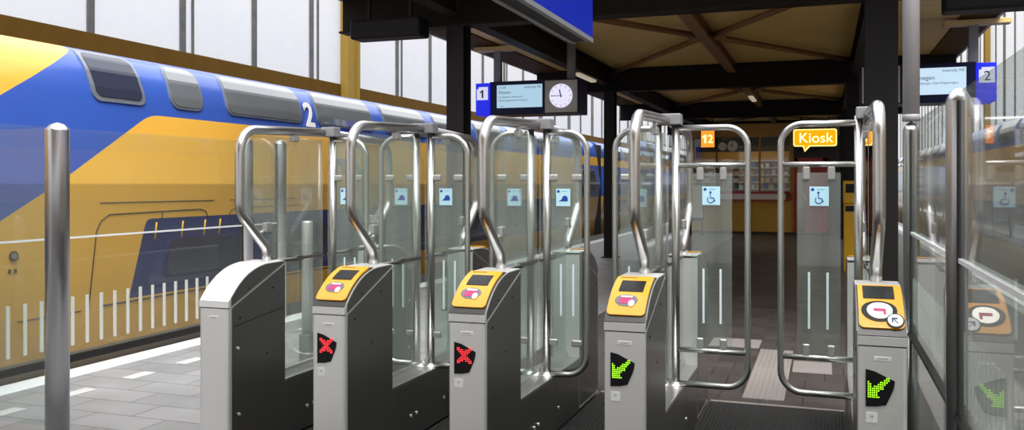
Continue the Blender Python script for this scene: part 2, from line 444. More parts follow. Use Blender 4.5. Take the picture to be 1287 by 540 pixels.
def cabinet(root, rear, kind, sign):
    """one end console of a gate. kind: plain / card / touch / none"""
    fx = flipY if rear else (lambda o: o)
    # pedestal body, side outline in y,z
    body = [(0, .03), (0, .892), (.012, .892), (.55, 1.108), (.55, .03)]
    b = MB().prism(body, 'x', -.1, .1, .016, lambda e: all(abs(v.co.y) < 1e-4 for v in e.verts) and abs(e.verts[0].co.z - e.verts[1].co.z) > .5)
    cab = fx(b.build('rear_cabinet' if rear else 'front_cabinet', M['steel_front'], root))
    # side skins of the same steel, dark reflections put into their colour
    for sx in (-1, 1):
        sk = [(.03, .05), (.03, .885), (.036, .8975), (.547, 1.102), (.547, .05)]
        x0, x1 = (.1, .103) if sx > 0 else (-.103, -.1)
        o = fx(MB().prism(sk, 'x', x0, x1).build('shaded_side_skin', M['steel_side'], cab))
    for sx in (-1, 1):
        for (y, z) in ((.10, .86), (.40, .98), (.30, .70)) if kind != 'plain' else ((.10, .83), (.42, .97), (.36, .58)):
            fx(MB().disc((sx * .1045, y, z), .007, 'x', .003, 10).build('bolt', M['gap'], cab))
    if kind == 'plain':
        for sx in (-1, 1):
            mb = MB().prism([(.036, .79), (.036, .785), (.535, .835), (.535, .84)], 'x', sx * .1032, sx * .1042)
            o = fx(mb.build('door_seam', M['gap'], cab))
            for (y, z) in ((.08, .66), (.09, .28)):
                fx(MB().disc((sx * .106, y, z), .009, 'x', .008, 12).build('door_knob', M['steel_bright'], cab))
    # seam and hood
    fx(MB().prism([(.004, .890), (.004, .897), (.55, 1.116), (.55, 1.104)], 'x', -.097, .097).build('hood_seam', M['gap'], cab))
    arc = [hood(t / 14)[:2] for t in range(15)]
    cp = [(0, .898)] + arc + [(.52, 1.127), (.55, 1.122), (.55, 1.116), (.014, .898)]
    b = MB().prism(cp, 'x', -.1, .1, .005, lambda e: abs(e.verts[0].co.x - e.verts[1].co.x) < 1e-4 and (e.verts[0].co.z + e.verts[1].co.z) / 2 > .93 + .3 * 0 and min(v.co.z for v in e.verts) > .93)
    hd = fx(b.build('hood', M['steel_bright'] if kind == 'plain' else M['steel_front'], root, True))
    for sx in (-1, 1):
        sk = [(.024, .907)] + [(hood(t / 14)[0] + .006, hood(t / 14)[1] - .006) for t in range(1, 15)] + [(.515, 1.121), (.545, 1.1185)]
        x0, x1 = (.1, .1025) if sx > 0 else (-.1025, -.1)
        fx(MB().prism(sk, 'x', x0, x1).build('hood_side', M['steel_side'], hd))
    fx(MB().prism([(.18, .985), (.188, .985), (.188, .993), (.18, .993)], 'x', .1025, .105).build('hood_fastener', M['gap'], hd))
    if kind in ('card', 'touch'):
        Lh = .36
        ya = fx(MB().patch(hood_map, .085, .85, rounded(.022, .32, .093), .014, .0, 26, 0, True).build('card_reader', M['yellow'], root, True))
        fx(MB().patch(hood_map, .008, .90, .0985, .005, .0, 20).build('reader_dark_reflection', M['hood_reflection'], ya))  # added plate, coloured as the dark reflection on the steel hood
        if kind == 'card':
            fx(MB().patch(hood_map, .44, .69, rounded(.004, .09, .061), .002, .014, 12, .003, True).build('reader_screen', M['screen_dark'], ya))
            ell = lambda q: max(.0005, .056 * math.sqrt(max(0, 1 - (2 * q - 1) ** 2)))
            fx(MB().patch(hood_map, .20, .385, ell, .002, .014, 18, -.008, True).build('card_symbol_disc', M['symbol_grey'], ya))
            fx(MB().patch(hood_map, .235, .325, rounded(.004, .03, .034), .002, .0155, 8, -.008, True).build('card_symbol_card', M['magenta'], ya))
            fx(MB().patch(hood_map, .335, .36, .028, .002, .0155, 4, -.008).build('card_symbol_line', M['white'], ya))
            ell2 = lambda q: max(.0005, .015 * math.sqrt(max(0, 1 - (2 * q - 1) ** 2)))
            fx(MB().patch(hood_map, .195, .29, ell2, .002, .017, 12, .02, True).build('card_symbol_hand', M['white'], ya))
        else:
            fx(MB().patch(hood_map, .50, .80, rounded(.004, .1, .066), .002, .014, 12, -.006, True).build('reader_screen', M['screen_dark'], ya))
            ell = lambda q: max(.0005, .074 * math.sqrt(max(0, 1 - (2 * q - 1) ** 2)))
            fx(MB().patch(hood_map, .16, .455, ell, .003, .014, 20, -.008, True).build('reader_ring', M['screen_dark'], ya))
            ell3 = lambda q: max(.0005, .052 * math.sqrt(max(0, 1 - (2 * q - 1) ** 2)))
            fx(MB().patch(hood_map, .195, .42, ell3, .002, .017, 20, -.006, True).build('reader_disc', M['disc_lit'], ya))
            fx(MB().patch(hood_map, .285, .33, rounded(.003, .02, .026), .001, .019, 6, -.006, True).build('card_symbol_card', M['magenta'], ya))
            fx(MB().patch(hood_map, .24, .30, .006, .001, .019, 4, .014).build('card_symbol_hand', M['magenta'], ya))
            ell4 = lambda q: max(.0005, .037 * math.sqrt(max(0, 1 - (2 * q - 1) ** 2)))
            fx(MB().patch(hood_map, .085, .265, ell4, .003, .0165, 18, .055, True).build('arrow_button', M['screen_dark'], ya))
            ell5 = lambda q: max(.0005, .031 * math.sqrt(max(0, 1 - (2 * q - 1) ** 2)))
            fx(MB().patch(hood_map, .10, .25, ell5, .002, .0195, 18, .055, True).build('arrow_button_face', M['label'], ya))
            mb = MB(); mb.patch(hood_map, .185, .205, .012, .001, .0215, 2, .052); mb.patch(hood_map, .145, .205, .003, .001, .0215, 2, .043)
            mb.patch(lambda u, t, o: hood_map(u + (.17 - t) * .35, t, o), .135, .20, .003, .001, .0215, 4, .053)
            fx(mb.build('arrow_mark', M['ink'], ya))
        mb = MB()
        for k in range(6):
            mb.patch(hood_map, .775, .80, .0055, .001, .014, 2, -.066 + k * .0135)
        fx(mb.build('reader_maker_mark', M['smudge'], ya))
        # arrow / cross indicator on the front face
        if not rear:
            sh = [(-.067, .794), (-.03, .786), (.05, .748), (.047, .722), (.040, .70), (.015, .643), (-.02, .634), (-.067, .631)]
            ind = MB().prism(sh, 'y', -.004, 0).build('indicator', M['black'], root)
            pat = ARROW if sign == 'arrow' else CROSS
            w = len(pat[0]); hgt = len(pat)
            ox = -.056 if sign == 'arrow' else -.048; oz = .758 if sign == 'arrow' else .765
            px = .0082 if sign == 'arrow' else .0092; pz = .0092
            mb = MB()
            for r, row in enumerate(pat):
                for c_, ch in enumerate(row):
                    if ch == '#':
                        x, z = ox + c_ * px, oz - r * pz
                        mb.box(x - .0025, x + .0025, -.0055, -.004, z - .0028, z + .0028)
            mb.build('led_arrow' if sign == 'arrow' else 'led_cross', M['led_green' if sign == 'arrow' else 'led_red'], ind)
            s_ = MB().box(-.066, -.02, -.002, 0, .562, .606).build('number_sticker', M['label'], root)
            mb = MB()
            mb.box(-.05, -.047, -.003, -.002, .585, .594); mb.box(-.043, -.038, -.003, -.002, .585, .594)
            mb.build('sticker_print', M['glyph'], s_)
    if not rear:
        s_ = MB().box(-.034, .036, -.002, 0, .833, .851, .0008, 1).build('name_plate', M['label'], root)
        mb = MB()
        for k in range(7): mb.box(-.022 + k * .0065, -.018 + k * .0065, -.0028, -.002, .839, .845)
        mb.build('plate_print', M['glyph'], s_)

LIFT_PRINT = "train"
def leaf(root, side, wide, dz=0.):
    """swinging door leaf: side +1 opens to the right of the posts, -1 to the left"""
    y = 1.19; x0 = side * .055; x1 = side * (.475 if wide else .318)
    zt, zb = 1.935 + dz, .40
    fr = MB().tube([(x0, y, zt), (x1, y, zt), (x1, y, zb), (x0, y, zb)], .0185, .13 if not wide else .12, 14)
    if wide:
        for z in (1.712, .605): fr.tube([(x0, y, z), (x1, y, z)], .016)
    fr = fr.build('door_leaf', M['tube'], root)
    if wide:
        ga, gb, g0, g1 = side * .15, side * .385, .63, 1.665
        poly = [(ga, g0), (gb, g0), (gb, g1), (ga, g1)]
    else:
        ga, gb, g0, g1 = side * .085, side * .285, .44, 1.91
        poly = [(ga, g0), (gb - side * .06, g0), (gb - side * .02, g0 + .015), (gb, g0 + .06), (gb, g1 - .08), (gb - side * .02, g1 - .03), (gb - side * .07, g1), (ga, g1)]
    MB().prism(poly, 'y', y - .005, y + .005).build('leaf_pane', M['leaf_glass'], fr)
    def clip(cx_, z, horiz):
        if horiz: MB().box(cx_ - .034, cx_ + .034, y - .012, y + .012, z - .021, z + .021, .010, 3).build('glass_clip', M['clip'], fr)
        else: MB().box(cx_ - .021, cx_ + .021, y - .012, y + .012, z - .042, z + .042, .010, 3).build('glass_clip', M['clip'], fr)
    if wide:
        for cx_ in (ga + side * .05, gb - side * .05):
            clip(cx_, 1.662, False); clip(cx_, .640, False)
    else:
        for z in (1.64, .60):
            clip(side * .095, z, True); clip(side * .252, z, True)
    # pictogram sticker, facing the street side
    sxc = side * (.265 if wide else .165); zc = 1.515 if not wide else 1.53
    sw = .052 if wide else .046
    st = MB().box(sxc - sw, sxc + sw, y - .007, y - .0052, zc - .055, zc + .055).build('pictogram_sticker', M['sticker'], fr)
    mb = MB(); yb = y - .0076
    mb.disc((sxc - sw * .68, yb, zc + .038), .009, 'y', .001, 14)
    if wide:      # wheelchair user
        mb.disc((sxc - .004, yb, zc + .020), .007, 'y', .001, 12)
        mb.tube([(sxc - .004, yb, zc + .010), (sxc - .003, yb, zc - .012), (sxc + .014, yb, zc - .012), (sxc + .022, yb, zc - .032)], .003, 0, 6)
        n = 16
        mb.tube([(sxc - .002 + .019 * math.cos(a), yb, zc - .022 + .019 * math.sin(a)) for a in [PI * .75 + k * PI * 1.2 / n for k in range(n + 1)]], .0026, 0, 6)
        mb.box(sxc - .012, sxc + .028, yb - .0005, yb + .0005, zc + .038, zc + .0395)
    else:         # vehicle-like mark
        mb.prism([(sxc - .030, zc - .024), (sxc + .030, zc - .024), (sxc + .030, zc - .002), (sxc + .018, zc + .012), (sxc - .002, zc + .008), (sxc - .010, zc - .012)], 'y', yb - .0005, yb + .0005)
        mb.box(sxc - .010, sxc + .026, yb - .0004, yb + .0006, zc + .038, zc + .0395)
    mb.build('sticker_print', M['sticker_dark'], fr)
    # pale etched stripes low on the pane
    mb = MB()
    cs = (ga + side * .07, ga + side * .17) if wide else (ga + side * .065, ga + side * .145)
    for cx_ in cs: mb.box(cx_ - .0065, cx_ + .0065, y - .0065, y - .0052, .77, 1.095, .0005, 1)
    mb.build('etched_stripes', M['stripe'], fr)

def gate(X, kind, sign, left, right, label, rear_kind='card', dz=0.):
    root = thing('ticket_gate', (X, GY, 0), label, 'ticket gate', 'ticket gates across the platform')
    cabinet(root, False, kind, sign)
    cabinet(root, True, rear_kind, None)
    # low plinth between the consoles
    MB().box(-.1, .1, .552, LEN - .552, .02, .375, .004, 1).build('plinth', M['steel_side'], root)
    MB().box(-.1, .1, .556, LEN - .556, .376, .384).build('plinth_top', M['steel'], root)
    mb = MB().box(-.085, .085, .03, LEN - .03, 0, .03); mb.build('foot', M['gap'], root)
    for sx in (-1, 1):
        for y in (.8, .88, 1.3): MB().disc((sx * .102, y, .16), .011, 'x', .006, 12).build('plinth_bolt', M['steel_bright'], root)
    # posts with their flanges and clamp block
    for sx, on in ((-1, left), (1, right)):
        if not on: continue
        p = MB().tube([(sx * .055, 1.19, .384), (sx * .055, 1.19, 1.975 + dz)], .024, 0, 18).build('post', M['tube'], root)
        MB().lathe([(.045, .384), (.045, .392), (.03, .398), (.026, .41)], sx * .055, 1.19).build('post_flange', M['steel'], p)
    xs = [s for s, on in ((-1, left), (1, right)) if on]
    xa = min(xs) * .055 - .035; xb = max(xs) * .055 + .035
    if len(xs) == 1: xa, xb = min(xa, -.035), max(xb, .035)
    MB().box(xa + .02, xb, 1.145, 1.235, 1.955 + dz, 2.022 + dz, .006, 2).build('clamp_block', M['grey_plastic'], root)
    # arched rails, front and rear, in the middle plane
    for k, rear in enumerate((False, True)):
        f = (lambda y: LEN - y) if rear else (lambda y: y)
        MB().tube([(0, f(.50), 1.12), (0, f(.50), 1.20), (0, f(.235), 1.43), (0, f(.235), 1.955 + dz), (0, f(1.17), 1.985 + dz)], .0285, [0, .12, .12, .15, 0], 18).build('arched_rail', M['tube'], root)
        MB().tube([(0, f(.80), 1.965 + dz), (0, f(.80), 1.90)], .014, 0, 10).box(-.02, .02, f(.80) - .03, f(.80) + .03, 1.875, 1.92, .006).build('glass_bracket', M['clip'], root)
        MB().tube([(0, f(.40), 1.285), (0, f(.50), 1.32)], .012, 0, 8).box(-.018, .018, min(f(.475), f(.535)), max(f(.475), f(.535)), 1.30, 1.36, .006).build('glass_bracket', M['clip'], root)
        ya, yb = sorted((f(.32), f(1.13)))
        # upper pane follows the arch, lower pane stands on the plinth
        if not rear: poly = [(.57, 1.13), (1.14, 1.13), (1.14, 1.90), (.36, 1.90), (.30, 1.84), (.30, 1.46), (.36, 1.40)]
        else: poly = [(LEN - a, b) for a, b in [(.57, 1.13), (1.14, 1.13), (1.14, 1.90), (.36, 1.90), (.30, 1.84), (.30, 1.46), (.36, 1.40)]]
        MB().prism(poly, 'x', -.005, .005).build('arch_pane', M['glass'], root)
        ya, yb = sorted((f(.565), f(1.14)))
        MB().box(-.005, .005, ya, yb, .40, 1.095).build('lower_pane', M['glass'], root)
        ml = MB().tube([(0, ya, 1.112), (0, yb, 1.112)], .012, 0, 10)
        ml.box(-.016, .016, (ya + yb) / 2 - .03, (ya + yb) / 2 + .03, 1.095, 1.13, .004)
        ml.build('middle_rail', M['steel_side'], root)
        sl = MB().box(-.02, .02, ya, yb, .384, .42).build('pane_shoe', M['steel'], root)
    if left: leaf(root, -1, left == 'wide', dz)
    if right: leaf(root, 1, right == 'wide', dz)
    return root

gate(-3.27, 'plain', None, None, 'std', 'ticket gate with a plain silver hood and no yellow reader, beside the glass fence', 'plain', -.03)
gate(-2.522, 'card', 'cross', 'std', 'std', 'ticket gate showing a red cross, standing next to the gate with the plain silver hood', dz=-.02)
gate(-1.715, 'card', 'cross', 'std', 'std', 'ticket gate showing a red cross, standing next to the gate with a green arrow', dz=-.01)
gate(-.90, 'card', 'arrow', 'std', 'wide', 'green-arrow ticket gate with a small grey oval card symbol on its yellow reader')
gate(.236, 'touch', 'arrow', 'wide', None, 'green-arrow ticket gate with a large lit round reader, beside the tall glass wall', dz=.01)

# ------------------------------------------------------------------ floor and ground
g = struct(MB().box(-60, 60, -20, 140, -1.4, -1.1).build('ground', M['ballast']))
fl = struct(MB().box(-6.75, 2.95, -3, 90, -1.1, 0).build('floor', M['pavers']))
struct(MB().box(-6.75, -6.12, -3, 90, 0, .003).build('floor_edge', M['box_dark'], fl))
struct(MB().box(-3.2, 2.3, -3, 6.6, .0, .003).build('floor_shaded_paving', M['pavers_dark'], fl))  # brown paving zone, part of its darkness is painted canopy shade
struct(MB().box(-2.6, 2.3, 6.6, 60, .0, .004).build('floor_shaded_paving', M['pavers_dark'], fl))
struct(MB().box(-6.12, -5.85, -3, 90, 0, .005).build('trim_1', M['white_edge']))
struct(MB().box(2.45, 2.72, -3, 90, 0, .005).build('trim_2', M['white_edge']))
for k in range(22):
    y = 3.15 + k * .64
    if y > 16: break
    struct(MB().box(-5.46, -5.34, y, y + .27, 0, .004).build('safety_dash', M['dash'], fl))
struct(MB().box(-.58, -.28, 6.72, 8.76, .004, .010).build('guide_tiles', M['guide'], fl))
struct(MB().box(-1.08, -.60, 8.80, 9.28, .004, .007).build('pale_band', M['band'], fl))
struct(MB().box(-.26, .06, 7.8, 8.3, .004, .007).build('pale_band', M['band'], fl))
def door_mat(x0, x1, y0, y1, label):
    r = thing('door_mat', ((x0 + x1) / 2, y0, 0), label, 'mat', 'ribbed mats in the gate lanes')
    w = (x1 - x0) / 2; d = y1 - y0
    MB().box(-w, w, 0, d, .0, .012).build('ribbed_mat', M['mat'], r)
    MB().box(-w, w, d, d + .04, 0, .015).build('mat_edging', M['band'], r)
door_mat(-.79, .13, 3.2, 6.52, 'black ribbed mat on the floor of the wide gate lane')
door_mat(-3.16, -2.63, 3.2, 6.52, 'black ribbed mat on the floor beside the plain gate')
door_mat(-2.41, -1.82, 3.2, 6.52, 'black ribbed mat on the floor between the two red-cross gates')
door_mat(-1.61, -1.01, 3.2, 6.52, 'black ribbed mat on the floor between a red-cross gate and a green-arrow gate')

# ------------------------------------------------------------------ glass fences
def fence_post(x, y, h, name, root=None, label=None, r=.08, groove=None):
    pr_ = [(r, 0), (r, h - .05), (r * .96, h - .04), (r * .55, h - .012), (.004, h)]
    if label:
        root = thing(name, (x, y, 0), label, 'post')
        p = MB().lathe(pr_, 0, 0, 32).build('post', M['post'], root); x0 = y0 = 0
        par = root
    else:
        p = MB().lathe(pr_, x, y, 32).build(name, M['post'], root); x0, y0 = x, y; par = p
    if groove:
        for dx, dy in groove:
            MB().box(x0 + dx * r - .012, x0 + dx * r + .012, y0 + dy * r - .012, y0 + dy * r + .012, .1, h - .05).build('gasket', M['gap'], par)
    return p

def glass_fence(name, x, ys, z_bot, z_seam, z_top, label, stripes, r=.075, cap=.05, gm='fence_glass', z_low=None):
    root = thing(name, (x, ys[0], 0), label, 'glass fence')
    for y in ys: fence_post(0, y - ys[0], z_top + cap, 'post', root, None, r, ((0, 1), (0, -1)))
    for a, b in zip(ys, ys[1:]):
        a, b = a - ys[0] + r, b - ys[0] - r
        if b - a < .2: continue
        MB().box(-.006, .006, a, b, z_seam + .012, z_top).build('upper_pane', M[gm], root)
        lo = MB().box(-.006, .006, a, b, z_bot + (.03 if not z_low else .008), z_seam - .004).build('lower_pane', M[gm], root)
        MB().box(-.009, .009, a, b, z_seam - .004, z_seam + .012).build('seam_strip', M['label'], root)
        MB().box(-.022, .022, a, b, z_bot - (.03 if not z_low else .008), z_bot + (.03 if not z_low else .008), .002).build('bottom_rail', M['dark_frame'], root)
        if stripes:
            mb = MB(); pitch, hw = stripes[2], stripes[3]; n = int((b - a) / pitch)
            for k in range(n):
                y = a + pitch / 2 + k * pitch
                mb.box(-stripes[5], stripes[5], y - hw, y + hw, stripes[0], stripes[1])
            mb.build('white_stripes', M[stripes[4]], lo)
        if z_low:
            MB().box(-.006, .006, a, b, .10, z_low - .008).build('low_pane', M[gm], root)
            MB().box(-.02, .02, a, b, .04, .10, .004).build('foot_rail', M['dark_frame'], root)
    return root
glass_fence('glass_fence', -6.15, [2.2, 8.3, 8.95], .09, 1.13, 2.08, 'glass fence with white stripes between the platform edge and the yellow and blue train', (.2, .62, .16, .012, 'fence_stripe', .0085))
glass_fence('glass_fence', .445, [-.9, 1.4, 3.43, 5.23], .79, 1.33, 1.92, 'tall glass wall with steel posts beside the gate with the round lit reader', (.86, 1.10, .075, .006, 'faint_stripe', .004), .042, .02, 'wall_glass', .79)
# near post on the line of the gates, with its short return of glass to the fence
rt = thing('glass_fence', (-4.52, 4.2, 0), 'round steel post with domed top holding a glass panel, left of all the gates', 'glass fence')
pr_ = [(.07, 0), (.07, 1.93), (.066, 1.945), (.04, 1.972), (.004, 1.985)]
MB().lathe(pr_, 0, 0, 36).build('post', M['post'], rt)
MB().box(-.084, -.066, -.014, .014, .05, 1.92).build('gasket', M['gap'], rt)
MB().box(-1.55, -.084, -.006, .006, .08, 1.95).build('pane', M['fence_glass'], rt)

# tall silver pipe above the second post of the right glass wall
pp = thing('drain_pipe', (.445, 5.23, 1.942), 'tall silver pipe rising from the top of the glass wall post to the roof', 'pipe')
MB().tube([(0, 0, .005), (0, 0, 1.778)], .043, 0, 24).build('pipe', M['pipe'], pp)
MB().lathe([(.046, .0), (.046, .03), (.044, .035)], 0, 0).build('pipe_collar', M['pipe'], pp)

# bollard behind the first gates
bo = thing('bollard', (-4.41, 6.84, 0), 'slim round steel bollard with a ring top and dark foot behind the plain gate', 'bollard')
MB().lathe([(.05, .24), (.05, 1.25), (.045, 1.265), (.035, 1.265), (.034, 1.24), (.004, 1.24)], 0, 0, 24).build('shaft', M['bollard'], bo)
MB().box(-.055, .055, -.055, .055, 0, .245, .006).build('foot', M['bollard_foot'], bo)

# ------------------------------------------------------------------ canopy
CX0, CX1 = -6.1, 2.4
struct(MB().box(CX0, CX1, 8.4, 75, 4.1, 4.22).build('ceiling', M['ceiling']))
struct(MB().box(CX0, CX1, -30, 2.4, 4.1, 4.22).build('ceiling', M['ceiling']))  # unseen deck behind the camera, added to darken reflections and shade the gates
def beam(x0, x1, y0, y1, z0, z1, m='beam', name='beam'):
    """I-section beam with its flanges"""
    mb = MB(); lx = (x1 - x0) > (y1 - y0); f = .025
    mb.box(x0, x1, y0, y1, z0, z0 + f); mb.box(x0, x1, y0, y1, z1 - f, z1)
    if lx: mb.box(x0, x1, (y0 + y1) / 2 - .02, (y0 + y1) / 2 + .02, z0 + f, z1 - f)
    else: mb.box((x0 + x1) / 2 - .02, (x0 + x1) / 2 + .02, y0, y1, z0 + f, z1 - f)
    return struct(mb.build(name, M[m]))
def solid(x0, x1, y0, y1, z0, z1, m='beam', name='beam'):
    return struct(MB().box(x0, x1, y0, y1, z0, z1, .006, 1).build(name, M[m]))
RY = [10.3, 18.7, 27.2, 36, 45, 54]
for y in RY:
    beam(CX0 + .02, CX1 - .02, y - .12, y + .12, 3.60, 4.095)
    for x, w in ((-4.40, .115), (.575, .165)):
        mb = MB()
        t = .02
        mb.box(x - w, x + w, y - .13, y - .13 + t, 0, 3.598); mb.box(x - w, x + w, y + .13 - t, y + .13, 0, 3.598)
        mb.box(x - .02, x + .02, y - .11, y + .11, 0, 3.598); mb.box(x - w - .05, x + w + .05, y - .18, y + .18, 0, .02)
        struct(mb.build('column', M['dark_frame']))
for a, b in zip([4.6] + RY, RY + [75]):
    for x in (-4.40, .575):
        beam(x - .1, x + .1, a + .13, b - .13, 3.72, 4.095)
    if a < 5:
        continue
    beam(-1.89, -1.71, a + .13, b - .13, 3.9, 4.095, 'rib_brace')
    mid = (a + b) / 2
    for sx in (-1, 1):
        for sy in (-1, 1):
            mb = MB().tube([(-1.8 + sx * .12, mid + sy * .12, 4.0), (-1.8 + sx * 2.40, mid + sy * (b - a) / 2 * .92, 4.0)], .05, 0, 4)
            struct(mb.build('brace', M['rib_brace']))
    struct(MB().tube([(-1.8 - .3, mid, 4.0), (-1.8 + .3, mid, 4.0)], .06, 0, 6).build('brace_node', M['rib_brace']))
for x0, x1 in ((CX0 - .05, CX0), (CX1, CX1 + .05)):
    solid(x0, x1, 8.4, 75, 4.06, 4.3, 'fascia', 'fascia')
    solid(x0, x1, -30, 2.4, 4.06, 4.3, 'fascia', 'fascia')  # edges of the added rear deck
for x0, x1 in ((CX0 + .9, CX0 + 1.0), (CX1 - 1.0, CX1 - .9)):
    pass
solid(-5.95, -5.02, 14.62, 14.82, 3.98, 4.06, 'pale_channel')
solid(-6.05, -5.5, 8.45, 75, 4.075, 4.099, 'wood_beam', 'soffit'); solid(1.9, 2.38, 8.45, 75, 4.075, 4.099, 'wood_beam', 'soffit')
solid(1.7, 2.6, 14.62, 14.82, 3.98, 4.06, 'pale_channel')

# fluorescent lamps under the roof
def lamp(x, y, label, z=3.70):
    r = thing('hanging_lamp', (x, y, z), label, 'lamp', 'fluorescent lamps under the platform roof')
    MB().box(-.07, .07, -.65, .65, .0, .018).build('housing', M['grey_plastic'], r)
    MB().box(-.06, .06, -.63, .63, -.05, 0, .012).build('diffuser', M['tube_lamp'], r)
lamp(-4.40, 8.0, 'pale lamp under the long roof beam, beside the large blue sign')
lamp(-4.40, 16.6, 'fluorescent lamp under the long roof beam, above the departure display numbered 1')
lamp(-1.8, 24.0, 'fluorescent lamp in the middle of the roof, in front of the kiosk', 3.88)

# black boxes hung under the first cross beam
def hung_box(x0, x1, z0, z1, label):
    r = thing('hanging_box', ((x0 + x1) / 2, 9.75, z0), label, 'hanging box', 'black boxes hung below the roof beam')
    w = (x1 - x0) / 2; h = z1 - z0
    MB().box(-w, w, -.15, .15, 0, h, .03, 3).build('housing', M['black'], r)
    for sx in (-.6, .6):
        MB().box(sx * w - .02, sx * w + .02, -.02, .02, h - .01, 4.1 - z0).build('hanger', M['dark_frame'], r)
hung_box(-5.58, -4.62, 3.40, 3.64, 'black box hung under the roof beam, left of the dark column, against the white wall')
hung_box(1.12, 2.1, 3.31, 3.62, 'long black box hung at the roof edge above the departure display numbered 2')

# ------------------------------------------------------------------ big blue sign hung along the roof
sg = thing('overhead_sign', (-1.87, 4.3, 2.75), 'large blue lightbox sign hung along the roof, seen from below with a grey bottom frame', 'sign')
MB().box(-.07, .07, 0, 2.62, .03, .78).build('housing', M['navy'], sg)
for x in (.07, -.09): MB().box(x, x + .02, .0, 2.64, .03, .78).build('lit_face', M['blue_box'], sg)
for x in (.055, -.095): MB().box(x, x + .04, -.02, 2.64, 0, .035).build('bottom_frame', M['grey_plastic'], sg)
MB().box(-.055, .055, 0, 2.6, .01, .03).build('underside', M['black'], sg)
for y in (.6, 2.0): MB().box(-.02, .02, y, y + .04, .78, 1.345).build('hanger', M['grey_metal'], sg)

# ------------------------------------------------------------------ departure displays
def digit_one(x, z, h):
    """outline of the figure 1 with its flag, centred on x, standing on z"""
    w = h * .11
    return [(x - w, z), (x + w, z), (x + w, z + h), (x - w * .4, z + h), (x - h * .36, z + h * .76), (x - h * .36, z + h * .60), (x - w, z + h * .72)]
def display(name, X0, X1, label, number, mirror, lines, screen_m):
    """hung departure board, front face at y=0; number block on the outer end, clock at the inner end"""
    root = thing(name, ((X0 + X1) / 2, 14.5, 2.82), label, 'departure display', 'departure displays')
    w = (X1 - X0) / 2; H = .59; s = -1 if mirror else 1
    MB().box(-w + (.26 if not mirror else .0), w - (.26 if mirror else .0), .0, .62, 0, H, .012).build('housing', M['navy'], root)
    bx = sorted((-s * w, -s * (w - .28)))
    MB().box(bx[0], bx[1], -.02, .6, 0, H - .02, .01).build('number_block', M['blue_panel'], root)
    cx_ = -s * (w - .13)
    sq = MB().prism([(cx_ - .105, .27), (cx_ + .105, .27), (cx_ + .105, .50), (cx_ - .07, .50), (cx_ - .07, .465), (cx_ - .105, .465)], 'y', -.026, -.0205).build('number_plate', M['white_lit'], root)
    if number == '1':
        MB().prism(digit_one(cx_ + .005, .305, .14), 'y', -.0285, -.0265).build('platform_number', M['navy'], sq)
    else:
        text_mesh('platform_number', number, .20, M['navy'], sq, (cx_ + .005, -.0275, .305), FACE_CAM, .001, 'CENTER')
    # screen
    if not mirror: sx0, sx1 = -w + .40, -w + 1.24
    else: sx0, sx1 = -w + .66, w - .40
    sc = MB().box(sx0, sx1, -.008, -.0005, .12, .52).build('screen', screen_m, root)
    for (tx, tz, size, body, m_, al) in lines:
        x = sx0 + tx if al == 'LEFT' else sx1 - tx
        text_mesh('screen_text', body, size, m_, sc, (x, -.0095, tz), FACE_CAM, .0008, al)
    # clock
    k0, k1 = (w - .60, w - .02) if not mirror else (-w + .02, -w + .56)
    ck = MB().box(k0, k1, -.006, -.0005, .015, H - .02, .002, 1).build('clock_panel', M['clock_grey'], root)
    c = ((k0 + k1) / 2, -.012, .30)
    MB().disc(c, .205, 'y', .012, 40).build('clock_face', M['clock_lit'], ck)
    mb = MB()
    for h_ in range(12):
        a = h_ * PI / 6; r0, r1 = .16, .185
        mb.tube([(c[0] + r0 * math.sin(a), -.0195, c[2] + r0 * math.cos(a)), (c[0] + r1 * math.sin(a), -.0195, c[2] + r1 * math.cos(a))], .005, 0, 6)
    mb.build('hour_marks', M['ink_soft'], ck)
    a = math.radians(-12)
    MB().tube([(c[0] - .03 * math.sin(a), -.021, c[2] - .03 * math.cos(a)), (c[0] + .11 * math.sin(a), -.021, c[2] + .11 * math.cos(a))], .010, 0, 6).build('hour_hand', M['ink'], ck)
    MB().tube([(c[0] + .03, -.023, c[2]), (c[0] - .19, -.023, c[2] + .0)], .006, 0, 6).build('minute_hand', M['ink'], ck)
    for px in ((-.62, .75) if not mirror else (-.75, .66)):
        MB().box(px - .065, px + .065, .2, .30, H, 4.1 - 2.82 - (.12 if mirror or px < 0 else .0)).build('hanger', M['grey_metal'], root)
    return root
display('departure_display', -5.86, -3.97, 'departure display numbered 1 with a clock, hung in front of the white shed wall', '1', False,
        [(.03, .455, .062, '11:18', M['ink'], 'LEFT'), (.02, .455, .062, 'Intercity NS', M['ink'], 'RIGHT'), (.03, .365, .085, 'Hoorn', M['ink'], 'LEFT'),
         (.03, .295, .05, 'via Almere, Hilversum', M['ink_soft'], 'LEFT'), (.03, .235, .05, 'Heerhugowaard en Hoorn', M['ink_soft'], 'LEFT'), (.06, .14, .04, 'naar', M['ink_soft'], 'LEFT')], M['screen_lit'])
display('departure_display', .52, 2.38, 'departure display numbered 2, partly hidden by the silver pipe and glass wall', '2', True,
        [(.02, .455, .062, 'Intercity NS', M['ink'], 'RIGHT'), (.02, .455, .062, '11:19', M['ink'], 'LEFT'), (.03, .345, .09, 'Nijmegen', M['ink'], 'LEFT'),
         (.03, .275, .05, 'via Driebergen, Ede-Wageningen', M['ink_soft'], 'LEFT')], M['screen_lit_b'])

